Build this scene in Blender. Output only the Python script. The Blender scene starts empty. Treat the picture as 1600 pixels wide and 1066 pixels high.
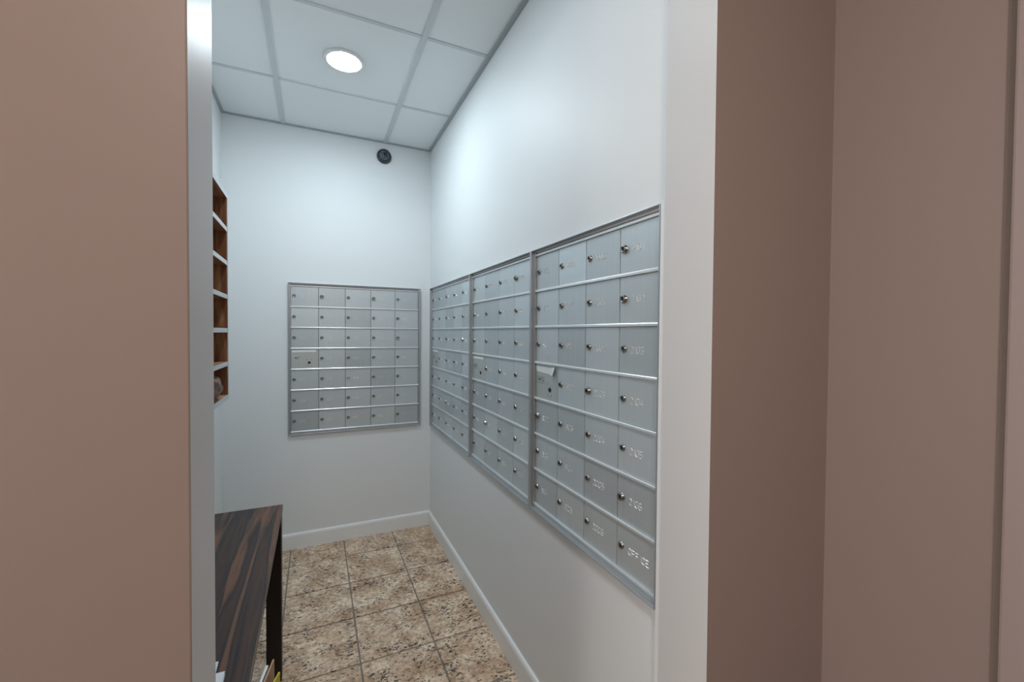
import bpy, bmesh, math, random
from mathutils import Vector, Matrix
random.seed(7)
S = bpy.context.scene
C = S.collection

# ---------------------------------------------------------------- camera
F_PX, YAW, PITCH, ROLL = 664.29, 24.839, 1.111, 0.420
CAM = Vector((-0.7428, -2.9927, 1.3755))
ya, pi_, ro = map(math.radians, (YAW, PITCH, ROLL))
fw = Vector((math.sin(ya)*math.cos(pi_), math.cos(ya)*math.cos(pi_), -math.sin(pi_)))
rt = Vector((math.cos(ya), -math.sin(ya), 0)); up = rt.cross(fw)
r2 = rt*math.cos(ro) + up*math.sin(ro); u2 = -rt*math.sin(ro) + up*math.cos(ro)
cd = bpy.data.cameras.new('camera'); cam = bpy.data.objects.new('camera', cd); C.objects.link(cam)
M4 = Matrix((r2, u2, -fw)).transposed().to_4x4(); M4.translation = CAM
cam.matrix_world = M4
cd.sensor_width = 36; cd.lens = F_PX*36/1600; cd.clip_start = 0.02
S.camera = cam

# ---------------------------------------------------------------- world, lights, exposure
w = bpy.data.worlds.new('world'); S.world = w; w.use_nodes = True
w.node_tree.nodes['Background'].inputs[0].default_value = (1.0, 0.93, 0.88, 1)
w.node_tree.nodes['Background'].inputs[1].default_value = 0.85
S.view_settings.view_transform = 'Standard'; S.view_settings.look = 'None'
S.view_settings.gamma = 1; S.view_settings.use_curve_mapping = False
S.view_settings.exposure = 1.72
ALCOVE_LAMP = 64.0      # emission of the round ceiling lamp
HALL_LAMP = 25.0         # emission of the hallway ceiling lamps

# ---------------------------------------------------------------- materials
def mat(name, col, rough=0.5, metal=0.0, spec=0.5, bump=None, vary=None, emit=None, coat=0):
    m = bpy.data.materials.new(name); m.use_nodes = True
    nt = m.node_tree; b = nt.nodes['Principled BSDF']
    b.inputs['Base Color'].default_value = (*col, 1)
    b.inputs['Roughness'].default_value = rough; b.inputs['Metallic'].default_value = metal
    b.inputs['Specular IOR Level'].default_value = spec
    b.inputs['Coat Weight'].default_value = coat
    tc = nt.nodes.new('ShaderNodeTexCoord')
    if vary:      # (scale vector, amount, detail)
        mp = nt.nodes.new('ShaderNodeMapping'); mp.inputs['Scale'].default_value = vary[0]
        nz = nt.nodes.new('ShaderNodeTexNoise'); nz.inputs['Scale'].default_value = 1; nz.inputs['Detail'].default_value = vary[2]
        mx = nt.nodes.new('ShaderNodeMix'); mx.data_type = 'RGBA'
        a = vary[1]
        mx.inputs[6].default_value = (*[c*(1-a) for c in col], 1); mx.inputs[7].default_value = (*[min(1, c*(1+a)) for c in col], 1)
        nt.links.new(tc.outputs['Object'], mp.inputs[0]); nt.links.new(mp.outputs[0], nz.inputs[0])
        nt.links.new(nz.outputs[0], mx.inputs[0]); nt.links.new(mx.outputs[2], b.inputs['Base Color'])
    if bump:      # (scale, strength, distance)
        nz = nt.nodes.new('ShaderNodeTexNoise'); nz.inputs['Scale'].default_value = bump[0]; nz.inputs['Detail'].default_value = 3
        bp = nt.nodes.new('ShaderNodeBump'); bp.inputs['Strength'].default_value = bump[1]; bp.inputs['Distance'].default_value = bump[2]
        nt.links.new(tc.outputs['Object'], nz.inputs[0]); nt.links.new(nz.outputs[0], bp.inputs['Height'])
        nt.links.new(bp.outputs[0], b.inputs['Normal'])
    if emit:
        b.inputs['Emission Color'].default_value = (*emit[0], 1); b.inputs['Emission Strength'].default_value = emit[1]
    return m

def wood(name, cols, grain='Y', scale=5.0, stretch=0.12, warp=2.5, rough=0.35, spec=0.5):
    m = bpy.data.materials.new(name); m.use_nodes = True
    nt = m.node_tree; N = nt.nodes; L = nt.links; b = N['Principled BSDF']
    tc = N.new('ShaderNodeTexCoord'); mp = N.new('ShaderNodeMapping')
    sc = [scale]*3; sc['XYZ'.index(grain)] = scale*stretch
    mp.inputs['Scale'].default_value = sc
    n0 = N.new('ShaderNodeTexNoise'); n0.inputs['Scale'].default_value = 0.9; n0.inputs['Detail'].default_value = 2
    add = N.new('ShaderNodeVectorMath'); add.operation = 'MULTIPLY_ADD'
    add.inputs[1].default_value = (warp, warp, warp)
    n1 = N.new('ShaderNodeTexNoise'); n1.inputs['Scale'].default_value = 1.6; n1.inputs['Detail'].default_value = 6; n1.inputs['Roughness'].default_value = 0.55
    cr = N.new('ShaderNodeValToRGB'); e = cr.color_ramp.elements
    e[0].position = 0.30; e[0].color = (*cols[0], 1); e[1].position = 0.72; e[1].color = (*cols[-1], 1)
    for i, c in enumerate(cols[1:-1]):
        x = cr.color_ramp.elements.new(0.30 + 0.42*(i+1)/(len(cols)-1)); x.color = (*c, 1)
    L.new(tc.outputs['Object'], mp.inputs[0]); L.new(mp.outputs[0], n0.inputs[0])
    L.new(n0.outputs['Color'], add.inputs[0]); L.new(mp.outputs[0], add.inputs[2])
    L.new(add.outputs[0], n1.inputs[0]); L.new(n1.outputs[0], cr.inputs[0]); L.new(cr.outputs[0], b.inputs['Base Color'])
    b.inputs['Roughness'].default_value = rough; b.inputs['Specular IOR Level'].default_value = spec
    return m

def tile_mat():
    m = bpy.data.materials.new('pitted_stone_tile'); m.use_nodes = True
    nt = m.node_tree; N = nt.nodes; L = nt.links; b = N['Principled BSDF']
    tc = N.new('ShaderNodeTexCoord')
    def noise(s, d, r=0.5, dist=0.0, vec=None):
        n = N.new('ShaderNodeTexNoise'); n.inputs['Scale'].default_value = s; n.inputs['Detail'].default_value = d
        n.inputs['Roughness'].default_value = r; n.inputs['Distortion'].default_value = dist
        L.new(vec or tc.outputs['Object'], n.inputs[0]); return n
    def ramp(src, p0, p1, c0, c1):
        r = N.new('ShaderNodeValToRGB'); e = r.color_ramp.elements
        e[0].position = p0; e[0].color = (*c0, 1); e[1].position = p1; e[1].color = (*c1, 1); L.new(src, r.inputs[0]); return r
    base = ramp(noise(9, 5).outputs[0], .36, .66, (.58, .40, .27), (.92, .76, .60))
    fine = ramp(noise(45, 4, .65).outputs[0], .32, .66, (.55, .53, .50), (1.18, 1.15, 1.12))
    m1 = N.new('ShaderNodeMix'); m1.data_type = 'RGBA'; m1.blend_type = 'MULTIPLY'; m1.inputs[0].default_value = 1
    L.new(base.outputs[0], m1.inputs[6]); L.new(fine.outputs[0], m1.inputs[7])
    rust = ramp(noise(7, 3).outputs[0], .60, .72, (0, 0, 0), (1, 1, 1))
    m2 = N.new('ShaderNodeMix'); m2.data_type = 'RGBA'; m2.inputs[7].default_value = (.56, .33, .18, 1)
    rm = N.new('ShaderNodeMath'); rm.operation = 'MULTIPLY'; rm.inputs[1].default_value = .55; L.new(rust.outputs[0], rm.inputs[0])
    L.new(rm.outputs[0], m2.inputs[0]); L.new(m1.outputs[2], m2.inputs[6])
    # pits: slightly elongated specks, gathered in clusters
    mp = N.new('ShaderNodeMapping'); mp.inputs['Scale'].default_value = (1.0, 1.9, 1); mp.inputs['Rotation'].default_value = (0, 0, .5)
    L.new(tc.outputs['Object'], mp.inputs[0])
    pn = noise(62, 2.5, .6, .9, mp.outputs[0])
    cl = noise(11, 2)
    s1 = N.new('ShaderNodeMath'); s1.operation = 'MULTIPLY'; s1.inputs[1].default_value = .34; L.new(cl.outputs[0], s1.inputs[0])
    s2 = N.new('ShaderNodeMath'); s2.operation = 'ADD'; L.new(pn.outputs[0], s2.inputs[0]); L.new(s1.outputs[0], s2.inputs[1])
    pit = ramp(s2.outputs[0], (.745), .785, (0, 0, 0), (1, 1, 1))
    m3 = N.new('ShaderNodeMix'); m3.data_type = 'RGBA'; m3.inputs[7].default_value = (.045, .038, .03, 1)
    L.new(pit.outputs[0], m3.inputs[0]); L.new(m2.outputs[2], m3.inputs[6]); L.new(m3.outputs[2], b.inputs['Base Color'])
    inv = N.new('ShaderNodeMath'); inv.operation = 'SUBTRACT'; inv.inputs[0].default_value = 1; L.new(pit.outputs[0], inv.inputs[1])
    bp = N.new('ShaderNodeBump'); bp.inputs['Strength'].default_value = .6; bp.inputs['Distance'].default_value = .002
    L.new(inv.outputs[0], bp.inputs['Height']); L.new(bp.outputs[0], b.inputs['Normal'])
    b.inputs['Roughness'].default_value = .42
    return m

def alu(name, col, rough, vary=.05, metal=.75):
    m = bpy.data.materials.new(name); m.use_nodes = True
    nt = m.node_tree; N = nt.nodes; L = nt.links; b = N['Principled BSDF']
    tc = N.new('ShaderNodeTexCoord'); mp = N.new('ShaderNodeMapping'); mp.inputs['Scale'].default_value = (260, 260, 4)
    nz = N.new('ShaderNodeTexNoise'); nz.inputs['Scale'].default_value = 1; nz.inputs['Detail'].default_value = 2
    oi = N.new('ShaderNodeObjectInfo')
    ma = N.new('ShaderNodeMath'); ma.operation = 'MULTIPLY_ADD'; ma.inputs[1].default_value = .10
    mb = N.new('ShaderNodeMath'); mb.operation = 'MULTIPLY_ADD'; mb.inputs[1].default_value = vary*2; mb.inputs[2].default_value = 1-vary-.05
    L.new(tc.outputs['Object'], mp.inputs[0]); L.new(mp.outputs[0], nz.inputs[0])
    L.new(oi.outputs['Random'], mb.inputs[0]); L.new(nz.outputs[0], ma.inputs[0]); L.new(mb.outputs[0], ma.inputs[2])
    vm = N.new('ShaderNodeVectorMath'); vm.operation = 'SCALE'; vm.inputs[0].default_value = col
    L.new(ma.outputs[0], vm.inputs['Scale']); L.new(vm.outputs[0], b.inputs['Base Color'])
    b.inputs['Roughness'].default_value = rough; b.inputs['Metallic'].default_value = metal
    return m

WALL = mat('alcove_wall_paint', (.775, .805, .82), .52, bump=(35, .05, .002), spec=.45)
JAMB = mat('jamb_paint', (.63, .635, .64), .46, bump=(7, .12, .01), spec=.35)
BROWN = mat('hall_wall_paint', (.31, .246, .22), .45, bump=(60, .05, .001), spec=.4)
CASING = mat('casing_paint', (.36, .295, .285), .40, bump=(20, .1, .002))
CEIL = mat('ceiling_panel', (.86, .90, .91), .9, spec=.1, bump=(220, .12, .001))
TEE = mat('ceiling_grid_paint', (.62, .67, .69), .5)
ANGLE = mat('perimeter_angle_paint', (.40, .45, .47), .5)
DARKSTRIP = mat('dark_strip', (.23, .185, .155), .6)
BASE = mat('baseboard_paint', (.84, .86, .87), .35)
TILE = tile_mat()
GROUT = mat('grout', (.24, .22, .195), .9, bump=(80, .3, .002), vary=((9, 9, 9), .5, 3))
DOOR = alu('door_aluminium', (.60, .66, .69), .38, .11, .55)
FRAME = alu('frame_aluminium', (.47, .50, .52), .32, .02, .6)
RAIL = alu('rail_aluminium', (.80, .84, .86), .32, .02, .6)
ARROW = alu('master_door_aluminium', (.58, .62, .60), .45, .03, .6)
STEEL = mat('lock_steel', (.30, .295, .28), .25, 1.0)
STEELB = mat('new_lock_steel', (.62, .59, .55), .2, 1.0)
ENGR = mat('engraved_digits', (.84, .88, .91), .35, .4)
BLACK = mat('black_plastic', (.012, .013, .015), .4)
INK = mat('grey_ink', (.10, .11, .12), .6)
WHITE = mat('white_paper', (.80, .84, .86), .7)
TOP = wood('rosewood_laminate', [(.020, .021, .025), (.075, .045, .035), (.030, .028, .030), (.19, .095, .062), (.045, .035, .035)], 'Y', 17, .045, .8, .5, .25)
LEGW = wood('dark_leg_wood', [(.006, .003, .0025), (.022, .010, .007)], 'Z', 8, .1, 1.0, .4)
EDGEW = wood('table_edge_wood', [(.05, .033, .025), (.16, .11, .08)], 'Y', 12, .1, 1.0, .45)
WALNUT = wood('walnut_cubby', [(.11, .045, .02), (.34, .155, .072), (.22, .09, .04), (.52, .29, .15)], 'Z', 14, .10, 1.2, .42)
WALNUTH = wood('walnut_board', [(.14, .07, .04), (.32, .17, .10), (.46, .27, .17)], 'Y', 14, .1, 1.2, .45)
BAND = mat('shelf_edge_band', (.62, .66, .68), .35, .3)
BAG = mat('brown_plastic', (.11, .05, .028), .3, spec=.45, bump=(40, .7, .01))
CAMG = mat('camera_grey', (.10, .12, .13), .45)
CAMR = mat('camera_ring', (.036, .046, .052), .35)
LENS = mat('lens_glass', (.004, .004, .006), .08, coat=.5)
LAMPT = mat('lamp_trim', (.80, .82, .83), .5)
LAMPE = mat('lamp_diffuser', (.9, .9, .9), .5, emit=((.82, .94, 1.0), ALCOVE_LAMP))
FILLE = mat('fill_lamp_diffuser', (.9, .9, .9), .5, emit=((.82, .94, 1.0), ALCOVE_LAMP*.40))
HALLE = mat('hall_lamp_diffuser', (.9, .9, .9), .5, emit=((1.0, .88, .80), HALL_LAMP))
TAN = mat('kraft_paper', (.42, .27, .17), .8, vary=((60, 60, 60), .1, 3))
YELLOW = mat('yellow_paper', (.50, .42, .03), .6)
GREEN = mat('green_print', (.12, .25, .25), .5, vary=((90, 90, 90), .5, 3))
BIN = mat('bin_plastic', (.06, .06, .065), .45)
HALLF = mat('hall_floor', (.16, .13, .11), .5, vary=((6, 6, 6), .2, 3))
HALLC = mat('hall_ceiling', (.66, .64, .62), .9)

# ---------------------------------------------------------------- helpers
def obj(name, bm, m, parent=None, smooth=False):
    me = bpy.data.meshes.new(name); bmesh.ops.recalc_face_normals(bm, faces=bm.faces); bm.to_mesh(me); bm.free()
    for x in (m if isinstance(m, (list, tuple)) else [m]): me.materials.append(x)
    if smooth:
        for p in me.polygons: p.use_smooth = True
    o = bpy.data.objects.new(name, me); C.objects.link(o)
    if parent: o.parent = parent
    return o

def box(bm, a, b, bev=0.0, mi=0):
    a, b = [min(p, q) for p, q in zip(a, b)], [max(p, q) for p, q in zip(a, b)]
    t = bmesh.new()
    v = [t.verts.new((x, y, z)) for x in (a[0], b[0]) for y in (a[1], b[1]) for z in (a[2], b[2])]
    for f in ((0,1,3,2), (4,6,7,5), (0,4,5,1), (2,3,7,6), (0,2,6,4), (1,5,7,3)): t.faces.new([v[i] for i in f])
    if bev: bmesh.ops.bevel(t, geom=list(t.edges), offset=bev, segments=2, affect='EDGES', profile=.6)
    merge(bm, t, mi)

def merge(bm, t, mi=0, mtx=None):
    if mtx is not None: t.transform(mtx)
    vm = {v: bm.verts.new(v.co) for v in t.verts}
    for f in t.faces:
        try: nf = bm.faces.new([vm[v] for v in f.verts]); nf.material_index = mi; nf.smooth = f.smooth
        except ValueError: pass
    t.free()

def lathe(bm, prof, c=(0,0,0), axis='Z', seg=32, mi=0, smooth=True):
    """prof: (radius, height); revolved about axis through c. axis 'Z' up, 'Y' towards -Y"""
    t = bmesh.new(); rings = []
    for r, h in prof:
        if r < 1e-6: rings.append([t.verts.new((0, 0, h))])
        else: rings.append([t.verts.new((r*math.cos(2*math.pi*i/seg), r*math.sin(2*math.pi*i/seg), h)) for i in range(seg)])
    for A, B in zip(rings, rings[1:]):
        for i in range(seg):
            j = (i+1) % seg
            vs = [A[i % len(A)], A[j % len(A)], B[j % len(B)], B[i % len(B)]]
            u = []
            for q in vs:
                if q not in u: u.append(q)
            if len(u) > 2:
                f = t.faces.new(u); f.smooth = smooth
    R = Matrix.Identity(4) if axis == 'Z' else Matrix.Rotation(math.pi/2, 4, 'X')
    merge(bm, t, mi, Matrix.Translation(c) @ R)

def empty(name, loc, label=None, cat=None, group=None, rz=0):
    o = bpy.data.objects.new(name, None); C.objects.link(o); o.location = loc; o.rotation_euler = (0, 0, rz)
    o.empty_display_size = .1
    tag(o, label, cat, group); return o

def tag(o, label=None, cat=None, group=None, kind=None):
    if label: o['label'] = label
    if cat: o['category'] = cat
    if group: o['group'] = group
    if kind: o['kind'] = kind
    return o

def struct(name, bm, m, label=None):
    o = obj(name, bm, m); o['kind'] = 'structure'
    if label: o['label'] = label; 
    return o

# ---------------------------------------------------------------- room dimensions
HC = 2.650; XL = -1.240; YB = -2.255; YF = -2.387; JL = -0.876; JR = -0.020; HX = 0.374
TW = 0.12           # thickness of the outer walls
U_Z0, U_Z1 = 0.722, 1.679
units = [('far', -0.050, -0.893, 5), ('mid', -0.893, -1.584, 4), ('near', -1.584, -2.2365, 4)]
BX0, BX1 = -0.896, -0.072

# right wall of the alcove with the opening that takes the mailbox units
b = bmesh.new()
y0, y1 = -2.230, -0.060; z0, z1 = U_Z0+.01, U_Z1-.01
box(b, (0, YB, 0), (TW, TW, z0)); box(b, (0, YB, z1), (TW, TW, HC+.15))
box(b, (0, YB, z0), (TW, y0, z1)); box(b, (0, y1, z0), (TW, TW, z1)); box(b, (TW-.03, y0, z0), (TW, y1, z1)); box(b, (-.0158, YB, 0), (0, -2.2372, 1.683), .0006)
struct('wall_right', b, WALL)
b = bmesh.new(); x0, x1 = BX0+.01, BX1-.01
box(b, (XL-TW, 0, 0), (0, TW, z0)); box(b, (XL-TW, 0, z1), (0, TW, HC+.15))
box(b, (XL-TW, 0, z0), (x0, TW, z1)); box(b, (x1, 0, z0), (0, TW, z1)); box(b, (x0, TW-.03, z0), (x1, TW, z1))
struct('wall_back', b, WALL)
b = bmesh.new(); box(b, (XL-TW, YB, 0), (XL, 0, HC+.15)); struct('wall_left', b, WALL)

# front wall (between alcove and hallway) - white inside the opening, brown towards the hall
def wall_two(name, xa, xb, za, zb):
    b = bmesh.new(); box(b, (xa, YF, za), (xb, YB, zb))
    b.faces.ensure_lookup_table()
    for f in b.faces:
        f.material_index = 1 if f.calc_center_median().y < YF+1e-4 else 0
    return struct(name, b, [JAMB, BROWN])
wall_two('wall_front_left', -4.2, JL, 0, HC+.15)
wall_two('wall_front_right', JR, HX, 0, HC+.15)
wall_two('wall_front_header', JL, JR, 2.48, HC+.15)
# corner bead at the left edge of the opening
b = bmesh.new(); box(b, (JL-.0015, YF-.0008, 0), (JL+.0004, YF+.0015, 2.48), .0003); struct('trim_1', b, DARKSTRIP)

# hallway
b = bmesh.new(); box(b, (HX, -4.6, 0), (HX+TW, YF+.13, HC+.15)); struct('wall_hall_right', b, BROWN)
b = bmesh.new()
box(b, (HX-.018, -3.55, 0), (HX, -2.681, 2.12), .004)
struct('trim_2', b, CASING)
b = bmesh.new(); box(b, (HX-.003, -2.682, 0), (HX, -2.668, 2.12), .001); struct('trim_5', b, DARKSTRIP)  # narrow strip along the casing edge, darker brown than the wall
b = bmesh.new(); box(b, (-4.2, -4.6, 0), (HX+TW, -4.5, HC+.15)); struct('wall_hall_back', b, BROWN)
b = bmesh.new(); box(b, (-4.2, -4.5, -.06), (HX, YF, 0)); struct('floor_hall', b, HALLF)
b = bmesh.new(); box(b, (-4.2, -4.5, HC), (HX, YF, HC+.15)); struct('ceiling_hall', b, HALLC)
def hall_lamp(x, y, label):
    t = empty('ceiling_lamp', (x, y, HC), label, 'lamp', 'hallway ceiling lamps')
    b = bmesh.new(); lathe(b, [(0, 0), (.19, 0), (.19, -.02), (.17, -.03), (.165, -.012), (0, -.012)]); obj('lamp_trim', b, LAMPT, t)
    b = bmesh.new(); lathe(b, [(.165, -.014), (.155, -.045), (.11, -.065), (.05, -.073), (0, -.075)]); obj('diffuser', b, HALLE, t, True)
hall_lamp(-.85, -3.75, 'round flush hallway ceiling lamp nearest the opening')
hall_lamp(-3.10, -3.55, 'round flush hallway ceiling lamp far down the hall')

# alcove floor: bedded tiles with real joints
P = .3101; GX = -.264; GY = -.2272; J = .006
b = bmesh.new(); box(b, (XL, YF, -.06), (0, 0, -.0045), 0, 1)
for i in range(-1, 5):
    for j in range(-1, 9):
        xa = max(XL, GX-(i+1)*P+J/2); xb = min(0, GX-i*P-J/2)
        ya_, yb = max(YF, GY-(j+1)*P+.0045), min(0, GY-j*P-.0045)
        if xb-xa > .01 and yb-ya_ > .01:
            dz = random.uniform(-.0006, .0006)
            box(b, (xa, ya_, -.02), (xb, yb, dz), .0024)
struct('floor', b, [TILE, GROUT])

# ceiling panels and grid
TX, TY, T = -.3104, -.5231, .61
b = bmesh.new(); box(b, (XL, YB, HC+.004), (0, 0, HC+.03)); struct('ceiling', b, CEIL)
b = bmesh.new()
xs = [TX, TX-T]; ys = [TY-k*T for k in range(3)]
for x in xs: box(b, (x-.012, YB, HC-.002), (x+.012, 0, HC+.004), .0008)
for y in ys:
    e = [0]+xs+[XL]
    for xa, xb in zip(e, e[1:]):
        box(b, (xb+.012, y-.009, HC+.0005), (xa-.012, y+.009, HC+.004), .0006)
struct('trim_3', b, TEE)
b = bmesh.new()   # perimeter angle
box(b, (-.021, YB, HC-.003), (0, -.021, HC+.003), .0006); box(b, (-.0015, YB, HC-.003), (0, 0, HC+.003))
box(b, (XL, -.014, HC-.003), (0, 0, HC+.003), .0006)
box(b, (XL, YB, HC-.003), (XL+.016, -.014, HC+.003), .0006)
struct('trim_4', b, ANGLE)

# baseboards
def base_prof(h=.098, t=.013):
    return [(0, 0), (t, 0), (t, h-.016), (t-.0025, h-.006), (t-.006, h-.001), (t-.009, h), (0, h)]
def sweep(b, prof, fn0, fn1):
    A = [b.verts.new(fn0(*p)) for p in prof]; B = [b.verts.new(fn1(*p)) for p in prof]
    n = len(prof)
    for i in range(n): b.faces.new((A[i], A[(i+1) % n], B[(i+1) % n], B[i]))
    b.faces.new(A); b.faces.new(B[::-1])
b = bmesh.new(); sweep(b, base_prof(), lambda t, z: (-t, YB, z), lambda t, z: (-t, -t, z)); struct('baseboard_right', b, BASE)
b = bmesh.new(); sweep(b, base_prof(), lambda t, z: (XL+t, -t, z), lambda t, z: (-t, -t, z)); struct('baseboard_back', b, BASE)
b = bmesh.new(); sweep(b, base_prof(), lambda t, z: (XL+t, YB, z), lambda t, z: (XL+t, -t, z)); struct('baseboard_left', b, BASE)

# ---------------------------------------------------------------- engraved stroke lettering
G = {'0': [[(0,.2),(0,.8),(.25,1),(.6,1),(.6,.2),(.4,0),(.15,0),(0,.2)]], '1': [[(.15,.8),(.35,1),(.35,0)]],
 '2': [[(0,.8),(.15,1),(.45,1),(.6,.8),(.6,.6),(0,0),(.6,0)]], '3': [[(0,1),(.6,1),(.3,.58),(.6,.4),(.6,.18),(.4,0),(0,0)]],
 '4': [[(.45,0),(.45,1),(0,.3),(.62,.3)]], '5': [[(.6,1),(.05,1),(0,.55),(.4,.6),(.6,.42),(.6,.15),(.4,0),(0,0)]],
 '6': [[(.55,1),(.2,1),(0,.7),(0,.15),(.15,0),(.45,0),(.6,.15),(.6,.4),(.45,.55),(0,.5)]], '7': [[(0,1),(.6,1),(.2,0)]],
 '8': [[(.15,.53),(0,.7),(0,.88),(.15,1),(.45,1),(.6,.88),(.6,.7),(.45,.53),(.15,.53),(0,.38),(0,.12),(.15,0),(.45,0),(.6,.12),(.6,.38),(.45,.53)]],
 '9': [[(.6,.5),(.15,.45),(0,.6),(0,.85),(.15,1),(.45,1),(.6,.85),(.6,.3),(.4,0),(.05,0)]],
 'O': [[(0,.2),(0,.8),(.2,1),(.45,1),(.65,.8),(.65,.2),(.45,0),(.2,0),(0,.2)]], 'F': [[(.6,1),(0,1),(0,0)],[(0,.52),(.5,.52)]],
 'I': [[(.3,0),(.3,1)]], 'C': [[(.6,.85),(.45,1),(.15,1),(0,.8),(0,.2),(.15,0),(.45,0),(.6,.15)]], 'E': [[(.6,1),(0,1),(0,0),(.6,0)],[(0,.52),(.5,.52)]]}
def text_mesh(bm, s, x, z, h, y, w=.0013, d=.001):
    """fine ribbed strokes standing proud of the plane y (towards -y)"""
    adv = h*.86
    for ch in s:
        for st in G[ch]:
            for (p, q) in zip(st, st[1:]):
                a = Vector((x+p[0]*h, 0, z+p[1]*h)); c = Vector((x+q[0]*h, 0, z+q[1]*h))
                dr = (c-a)
                if dr.length < 1e-6: continue
                n = Vector((-dr.z, 0, dr.x)).normalized()*w/2
                v = [bm.verts.new(k) for k in (a-n+Vector((0,y,0)), a+n+Vector((0,y,0)), c+n+Vector((0,y,0)), c-n+Vector((0,y,0)),
                                               a+Vector((0,y-d,0)), c+Vector((0,y-d,0)))]
                for f in ((0,4,5,3), (4,1,2,5), (0,1,4), (3,5,2)): bm.faces.new([v[i] for i in f])
        adv_ = h*(.55 if ch in '1I' else .84); x += adv_
    return x

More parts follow.
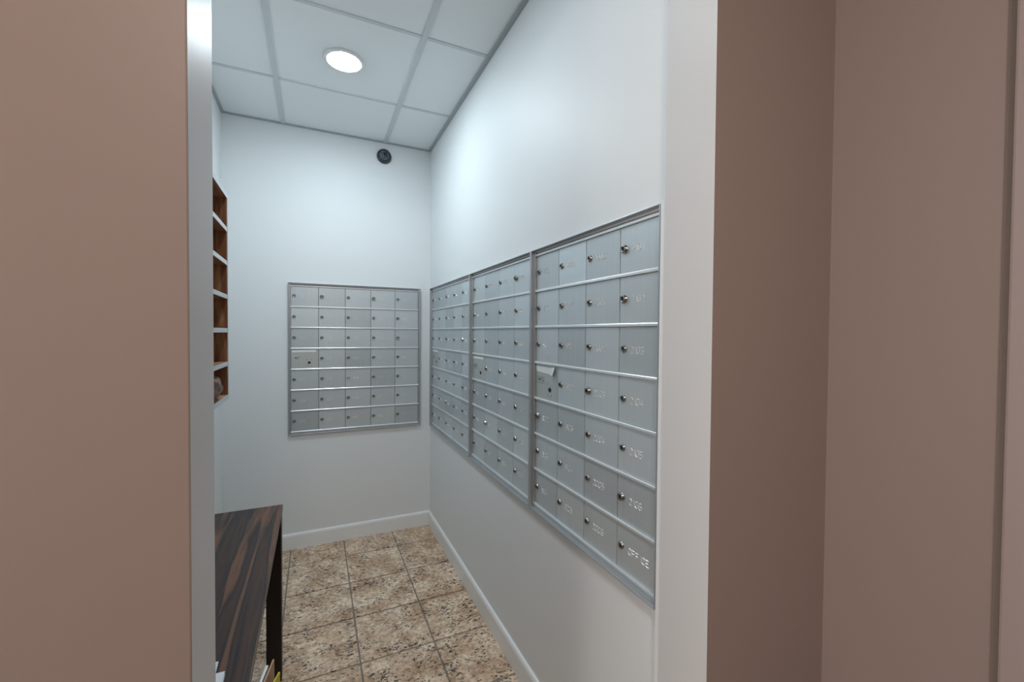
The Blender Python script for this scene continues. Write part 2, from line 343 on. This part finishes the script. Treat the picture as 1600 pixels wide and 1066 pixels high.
# ---------------------------------------------------------------- mailbox units
def seq():
    for fl in range(21, 0, -1):
        for n in range(6, 0, -1): yield '%d%02d' % (fl, n)
nums = seq()
LIP, DEEP, FACE = .0135, .016, .004     # lip width, lip projection from wall, door face depth behind wall plane
def lock_bm(cx, cz, y, r, pr):
    b = bmesh.new()
    lathe(b, [(r*1.12, 0), (r*1.12, .0012), (r, .0018), (r, pr-.0012), (r*.86, pr), (r*.62, pr), (r*.58, pr-.0008), (0, pr-.0008)], (cx, y, cz), 'Y', 20)
    return b
PROUD = {'near': {(3,0),(3,1),(3,5),(2,3),(0,4)}, 'mid': {(3,0),(1,5)}, 'far': {(4,2),(2,5)}, 'back': {(1,0),(3,0),(4,2)}}
BRIGHT = {('back',2,4), ('far',4,2), ('far',2,5), ('mid',1,5)}
GAPS = {'near': .0}
def mailbox_unit(key, loc, rz, W, ncol, label):
    H = U_Z1-U_Z0
    u = empty('mailbox_unit', loc, label, 'mailboxes', None, rz)
    # frame: projecting lip with stepped inner edge
    b = bmesh.new()
    L = LIP; Lr = .0035 if key == 'near' else L      # the near unit's last edge is buried in the corner plaster
    box(b, (0, -DEEP, 0), (.003, .012, H), .0006); box(b, (W-(Lr if key == 'near' else .008), -DEEP, 0), (W, .012, H), .0006)
    box(b, (.003, -DEEP, H-.0028), (W-Lr, .012, H), .0005); box(b, (.003, -DEEP, 0), (W-Lr, .012, .0035), .0005)
    box(b, (.003, -.006, .0035), (L, .012, H-.0028), .0006)
    if key != 'near': box(b, (W-L, -.006, .0035), (W-.008, .012, H-.0028), .0006)
    box(b, (L, -.001, .0035), (W-Lr, .012, .013))
    obj('frame', b, FRAME, u)
    b = bmesh.new(); box(b, (.004, .012, .004), (W-.004, .08, H-.004)); obj('housing', b, BLACK, u)
    z0, z1 = .0175, H-.0175
    ph = (z1-z0)/7; pw = (W-L-Lr)/ncol
    # rails
    for k in range(8):
        zc = z0+k*ph
        b = bmesh.new(); hh = .0045
        prof = [(.006, -hh), (-.0015, -hh), (-.0035, -hh+.0012), (-.0035, hh-.0022), (-.0020, hh), (.006, hh)]
        sweep(b, [(a, c) for a, c in prof], lambda y, z: (L, y, zc+z), lambda y, z: (W-Lr, y, zc+z))
        obj('rail', b, RAIL, u)
    for c in range(ncol-1, -1, -1):
        for r in range(6, -1, -1):
            x0 = L+c*pw+.0012; x1 = L+(c+1)*pw-.0012
            zb = z1-(r+1)*ph+.0045+.0008; zt = z1-r*ph-.0045-.0008
            y = FACE-.002
            if c == 0 and r == 3:
                b = bmesh.new(); box(b, (x0, y, zb), (x1, y+.006, zt), .0006)
                d = obj('master_door', b, ARROW, u); d['label'] = 'postal master door with white label strip'
                w_ = x1-x0; h_ = zt-zb
                b = bmesh.new()   # paper strip, its free corner lifted
                n = 14; curl = .012 if key == 'near' else .0008
                top, bot = [], []
                for i in range(n+1):
                    t = i/n; xx = x0+.004+t*(w_*.88)
                    lift = curl*max(0, (t-.72)/.28)**2
                    sag = (.006*math.sin(t*3.0)*.5+.010*max(0, (t-.6)/.4)) if key == 'near' else 0.0
                    top.append(b.verts.new((xx, y-.0008-lift*.3, zt-.004-(.002 if key == 'back' else .001)*(1-t))))
                    bot.append(b.verts.new((xx-lift*.4, y-.0008-lift, zt-(.030 if key == 'near' else .022)+.004-sag)))
                tb_ = [b.verts.new(v.co+Vector((0, .0005, 0))) for v in top]; bb_ = [b.verts.new(v.co+Vector((0, .0005, 0))) for v in bot]
                for i in range(n):
                    for q in ((top[i], top[i+1], bot[i+1], bot[i]), (tb_[i], bb_[i], bb_[i+1], tb_[i+1]), (top[i], tb_[i], tb_[i+1], top[i+1]), (bot[i], bot[i+1], bb_[i+1], bb_[i])): b.faces.new(q)
                for i in (0, n): b.faces.new((top[i], bot[i], bb_[i], tb_[i]))
                obj('label_strip', b, WHITE, d)
                b = bmesh.new()   # printed postal emblem: head-and-wing swoosh with bars
                ex, ez = x0+w_*.10, zb+h_*.50; k = .034
                def poly(pts):
                    vs = [b.verts.new((ex+p[0]*k, y-.0004, ez+p[1]*k)) for p in pts]; b.faces.new(vs)
                    
                poly([(0,.10),(.25,.28),(.62,.30),(.85,.22),(.55,.16),(.42,.06),(.25,.10)])
                poly([(.70,.36),(1.25,.38),(1.05,.32),(.80,.30)]); poly([(.30,-.04),(1.0,.02),(.95,-.02),(.3,-.08)])
                if key != 'back':
                    for (a0, a1, c0, c1) in ((-.08,1.35,.46,.49), (-.08,1.35,-.20,-.17), (-.08,-.05,-.2,.49), (1.32,1.35,-.2,.49)):
                        poly([(a0,c0),(a1,c0),(a1,c1),(a0,c1)])
                    poly([(1.08,.02),(1.25,.02),(1.25,.18),(1.08,.18)])
                obj('emblem', b, INK, d)
                lx, lz = x0+w_*.66, zb+h_*.30
                b = bmesh.new(); lathe(b, [(.0085, 0), (.0085, .0015), (.0070, .002), (.003, .0008), (0, .0008)], (lx, y, lz), 'Y', 20)
                obj('keyhole', b, BLACK, d, True)
                for sx, sz in ((-.016, .02), (.012, .02), (-.014, -.02), (.012, -.02)):
                    b = bmesh.new(); lathe(b, [(.0022, 0), (.0022, .0008), (.001, .0014), (0, .0014)], (lx+sx, y, lz+sz), 'Y', 10); obj('rivet', b, STEEL, d)
                continue
            if key == 'near' and c == ncol-1 and r == 6: s = 'OFFICE'
            else: s = next(nums)
            b = bmesh.new(); box(b, (x0, y, zb), (x1, y+.006, zt), .0007)
            d = obj('mailbox_door', b, DOOR, u)
            proud = (c, r) in PROUD[key]
            rr = .0105 if proud else .0092
            lk = obj('lock', lock_bm(x0+.0175, zb+(zt-zb)*.52, y, rr, .009 if proud else .005), STEELB if (key, c, r) in BRIGHT else STEEL, d)
            if (key, c, r) in BRIGHT: lk['label'] = 'bright newer lock'
            b = bmesh.new(); a = random.uniform(-.4, .9)
            pr = .009 if proud else .005
            box(b, (x0+.0175-.0007, y-pr-.0001, zb+(zt-zb)*.52-.005), (x0+.0175+.0007, y-pr+.0009, zb+(zt-zb)*.52+.005))
            obj('keyway', b, BLACK, d)
            b = bmesh.new()
            h = .0165 if key == 'near' else .0145
            text_mesh(b, s, x0+.046, zb+(zt-zb)*.5-h/2, h, y-.0001)
            obj('number', b, ENGR, d)
    return u
LAB = {'near': 'aluminium mailbox unit nearest the opening on the right wall, its last door marked OFFICE',
 'mid': 'aluminium mailbox unit in the middle of the three on the right wall',
 'far': 'aluminium mailbox unit on the right wall closest to the back corner',
 'back': 'aluminium mailbox unit alone on the back wall, five doors wide'}
for key, ya0, yb0, n in reversed(units):
    mailbox_unit(key, (0, ya0, U_Z0), -math.pi/2, ya0-yb0-.001, n, LAB[key])
mailbox_unit('back', (BX0, 0, U_Z0), 0, BX1-BX0, 5, LAB['back'])

# ---------------------------------------------------------------- ceiling downlight
def downlight(lx, ly, label, em):
    t = empty('ceiling_lamp', (lx, ly, HC), label, 'lamp')
    b = bmesh.new(); lathe(b, [(.070, .004), (.089, .004), (.090, -.001), (.086, -.0045), (.076, -.006), (.0715, -.004), (.070, .002)], seg=48); obj('lamp_trim', b, LAMPT, t)
    b = bmesh.new(); lathe(b, [(.0712, -.002), (.068, -.006), (.055, -.009), (.03, -.011), (0, -.012)], seg=48); obj('diffuser', b, em, t, True)
downlight(-.617, -.816, 'round lit white lamp set into the alcove ceiling panel', LAMPE)
downlight(-.70, -1.80, 'added unseen fill lamp in the alcove ceiling, close to the opening', FILLE)  # added fill lamp out of view, evens out the alcove light

# ---------------------------------------------------------------- security camera on back wall
t = empty('security_camera', (-.320, 0, 2.557), 'small round dark grey security camera high on the back wall', 'camera')
b = bmesh.new(); lathe(b, [(0, 0), (.047, 0), (.048, .006), (.046, .018), (.042, .024), (.038, .024), (.036, .019), (0, .019)], (0, 0, 0), 'Y', 40); obj('ring', b, CAMR, t)
b = bmesh.new()
lathe(b, [(.0355*math.cos(a), .014+.030*math.sin(a)) for a in [i*math.pi/2/10 for i in range(11)]], (0, 0, 0), 'Y', 36); obj('ball', b, CAMG, t, True)
b = bmesh.new(); lathe(b, [(.015, 0), (.015, .006), (.012, .007), (.010, .004), (0, .004)], (0,0,0), 'Y', 28)
b.transform(Matrix.Translation((.003, -.041, .003)) @ Matrix.Rotation(.06, 4, 'X')); obj('lens_ring', b, CAMR, t)
b = bmesh.new(); lathe(b, [(.0095, 0), (.006, .0025), (0, .003)], (.003, -.0455, .003), 'Y', 20); obj('lens', b, LENS, t, True)
b = bmesh.new()
for i in range(7):
    a = math.radians(205+i*22); box(b, (.003+.021*math.cos(a)-.002, -.0405, .002+.021*math.sin(a)-.0015), (.003+.021*math.cos(a)+.002, -.034, .002+.021*math.sin(a)+.0015), .0004)
obj('sensor_array', b, LENS, t)

# ---------------------------------------------------------------- wooden cubby shelf on left wall
SX = -1.045; SY0, SY1 = -1.055, -1.95; SZ0, SZ1 = 1.115, 1.893
t = empty('mail_cubby', (XL, SY0, SZ0), 'walnut wall cubby with pale edged shelves on the left wall', 'shelf')
th = .016
def sb(name, a, c, m, par=t, bev=.0005):
    a = (a[0]+.002, *a[1:]) if a[0] < XL+.001 else a
    b = bmesh.new(); box(b, [a[0]-XL, a[1]-SY0, a[2]-SZ0], [c[0]-XL, c[1]-SY0, c[2]-SZ0], bev); return obj(name, b, m, par)
sb('back_panel', (XL, SY0-th, SZ0+th), (XL+.006, SY1+th, SZ1-th), WALNUT)
for ya1, yb1 in ((SY0, SY0-th), (SY1+th, SY1), (-1.50, -1.516)):
    o = sb('side_panel', (XL+.006*(ya1 == -1.50), ya1, SZ0+th), (SX-.001, yb1, SZ1-th), WALNUT)
for k in range(7):
    zc = SZ0+th/2+k*(SZ1-SZ0-th)/6
    if k in (0, 6):
        o = sb('board', (XL, SY0, zc-th/2), (SX-.0015, SY1, zc+th/2), WALNUTH)
        sb('edge_band', (SX-.0015, SY0, zc-th/2), (SX, SY1, zc+th/2), BAND, o)
    else:
        for (p, q) in ((SY0-th, -1.50), (-1.516, SY1+th)):
            o = sb('board', (XL+.006, p, zc-th/2), (SX-.0015, q, zc+th/2), WALNUTH)
            sb('edge_band', (SX-.0015, p, zc-th/2), (SX, q, zc+th/2), BAND, o)
# crumpled brown plastic bag in the lowest compartment
b = bmesh.new(); bmesh.ops.create_icosphere(b, subdivisions=4, radius=1)
rnd = random.Random(3)
dirs = [(Vector((rnd.gauss(0,1), rnd.gauss(0,1), rnd.gauss(0,1))).normalized(), rnd.uniform(3, 8), rnd.uniform(0, 6)) for _ in range(9)]
for v in b.verts:
    n = v.co.normalized(); f = 1+sum(abs(math.sin(k*n.dot(d)+p)) for d, k, p in dirs)*.05-.2
    v.co = Vector((n.x*.075*f, n.y*.13*f, max(-.045, n.z*.052*f)))
o = obj('plastic_bag', b, BAG, None, True); o.location = (-1.122, -1.225, SZ0+th+.047)
tag(o, 'crumpled glossy brown plastic bag in the lowest compartment of the wall cubby', 'bag')

# ---------------------------------------------------------------- table
TZ = .680; TX0, TX1 = XL+.004, -.862; TY0, TY1 = -1.070, -2.20
t = empty('side_table', ((TX0+TX1)/2, (TY0+TY1)/2, 0), 'dark rosewood table with a streaked top against the left wall', 'table')
cx, cy = (TX0+TX1)/2, (TY0+TY1)/2
def tb(name, a, c, m, par=t, bev=.001):
    b = bmesh.new(); box(b, (a[0]-cx, a[1]-cy, a[2]), (c[0]-cx, c[1]-cy, c[2]), bev); return obj(name, b, m, par)
top = tb('tabletop', (TX0, TY0, TZ-.020), (TX1-.0012, TY1, TZ), TOP)
tb('edge_band', (TX1-.0012, TY0, TZ-.020), (TX1, TY1, TZ-.0003), EDGEW, top, 0)
for sx in (0, 1):
    for sy in (0, 1):
        xa = TX1-.055 if sx else TX0; ya2 = TY0-.055 if sy == 0 else TY1
        tb('leg', (xa, ya2, 0), (xa+.053, ya2+.053, TZ-.020), LEGW, t, .0015)

# ---------------------------------------------------------------- mail
# white envelopes lying fanned on the table
for k, (ex, ey, er) in enumerate(((-1.018, -2.042, .02), (-1.021, -2.034, -.03), (-1.034, -2.010, .03), (-1.044, -1.988, .04))):
    b = bmesh.new(); box(b, (-.11, -.055, 0), (.11, .055, .0032), .0008)
    o = obj('envelope', b, WHITE); o.location = (ex, ey, TZ+.0003+.0036*k); o.rotation_euler = (0, 0, er)
    tag(o, ('white envelope at the bottom of the stack on the table', 'second white envelope from the bottom of the table stack',
            'third white envelope from the bottom of the table stack', 'white envelope on top of the stack on the table')[k], 'envelope', 'envelopes stacked on the table')
# waste bin beside the table with discarded mail sticking out
BH = .50; bx0, bx1, by0, by1 = -.905, -.755, -2.09, -1.865
t = empty('waste_bin', ((bx0+bx1)/2, (by0+by1)/2, 0), 'dark plastic waste bin beside the table holding discarded mail', 'bin')
hw, hd = (bx1-bx0)/2, (by1-by0)/2
b = bmesh.new(); rings = []
for z, s_, in ((0, .86), (.01, .88), (BH-.012, .985), (BH, 1), (BH, .95), (BH-.012, .94), (.02, .84)):
    rings.append([b.verts.new((hw*s_*x, hd*s_*y, z)) for x, y in ((-1,-.8),(-.7,-1),(.7,-1),(1,-.8),(1,.8),(.7,1),(-.7,1),(-1,.8))])
for A, B in zip(rings, rings[1:]):
    for i in range(8): b.faces.new((A[i], A[(i+1)%8], B[(i+1)%8], B[i]))
b.faces.new(rings[0]); b.faces.new(rings[-1])
obj('bin_body', b, BIN, t)
def mail(name, cx_, y, top, wd, m, label, cat, thick=.004, tilt=0, rz=0, stripes=None):
    """upright sheet standing in the bin"""
    h = top-.03; bb = bmesh.new(); box(bb, (-wd/2, -thick/2, 0), (wd/2, thick/2, h), .0008)
    o = obj(name, bb, m); o.location = (cx_, y, .03); o.rotation_euler = (tilt, 0, rz); tag(o, label, cat, 'discarded mail in the waste bin')
    return o

# each piece stands nearly edge-on, its upper corner above the rim
o = mail('magazine', -.8565, -1.966, .612, .150, WHITE, 'magazine with white border and green print closest to the table edge', 'magazine', .006, 0, 1.40)
b = bmesh.new(); box(b, (-.068, .0028, .30), (.068, .0036, .574), 0); obj('cover_print', b, GREEN, o)
b = bmesh.new(); box(b, (-.068, -.0036, .30), (.060, -.0028, .574), 0); obj('cover_print', b, GREEN, o)
o = mail('envelope', -.8425, -1.948, .620, .120, TAN, 'tan paper envelope between the magazine and the yellow one', 'envelope', .004, 0, 1.38)
o = mail('yellow_envelope', -.8300, -1.957, .608, .080, YELLOW, 'yellow envelope standing upright at the edge of the waste bin', 'envelope', .004, 0, 1.25)
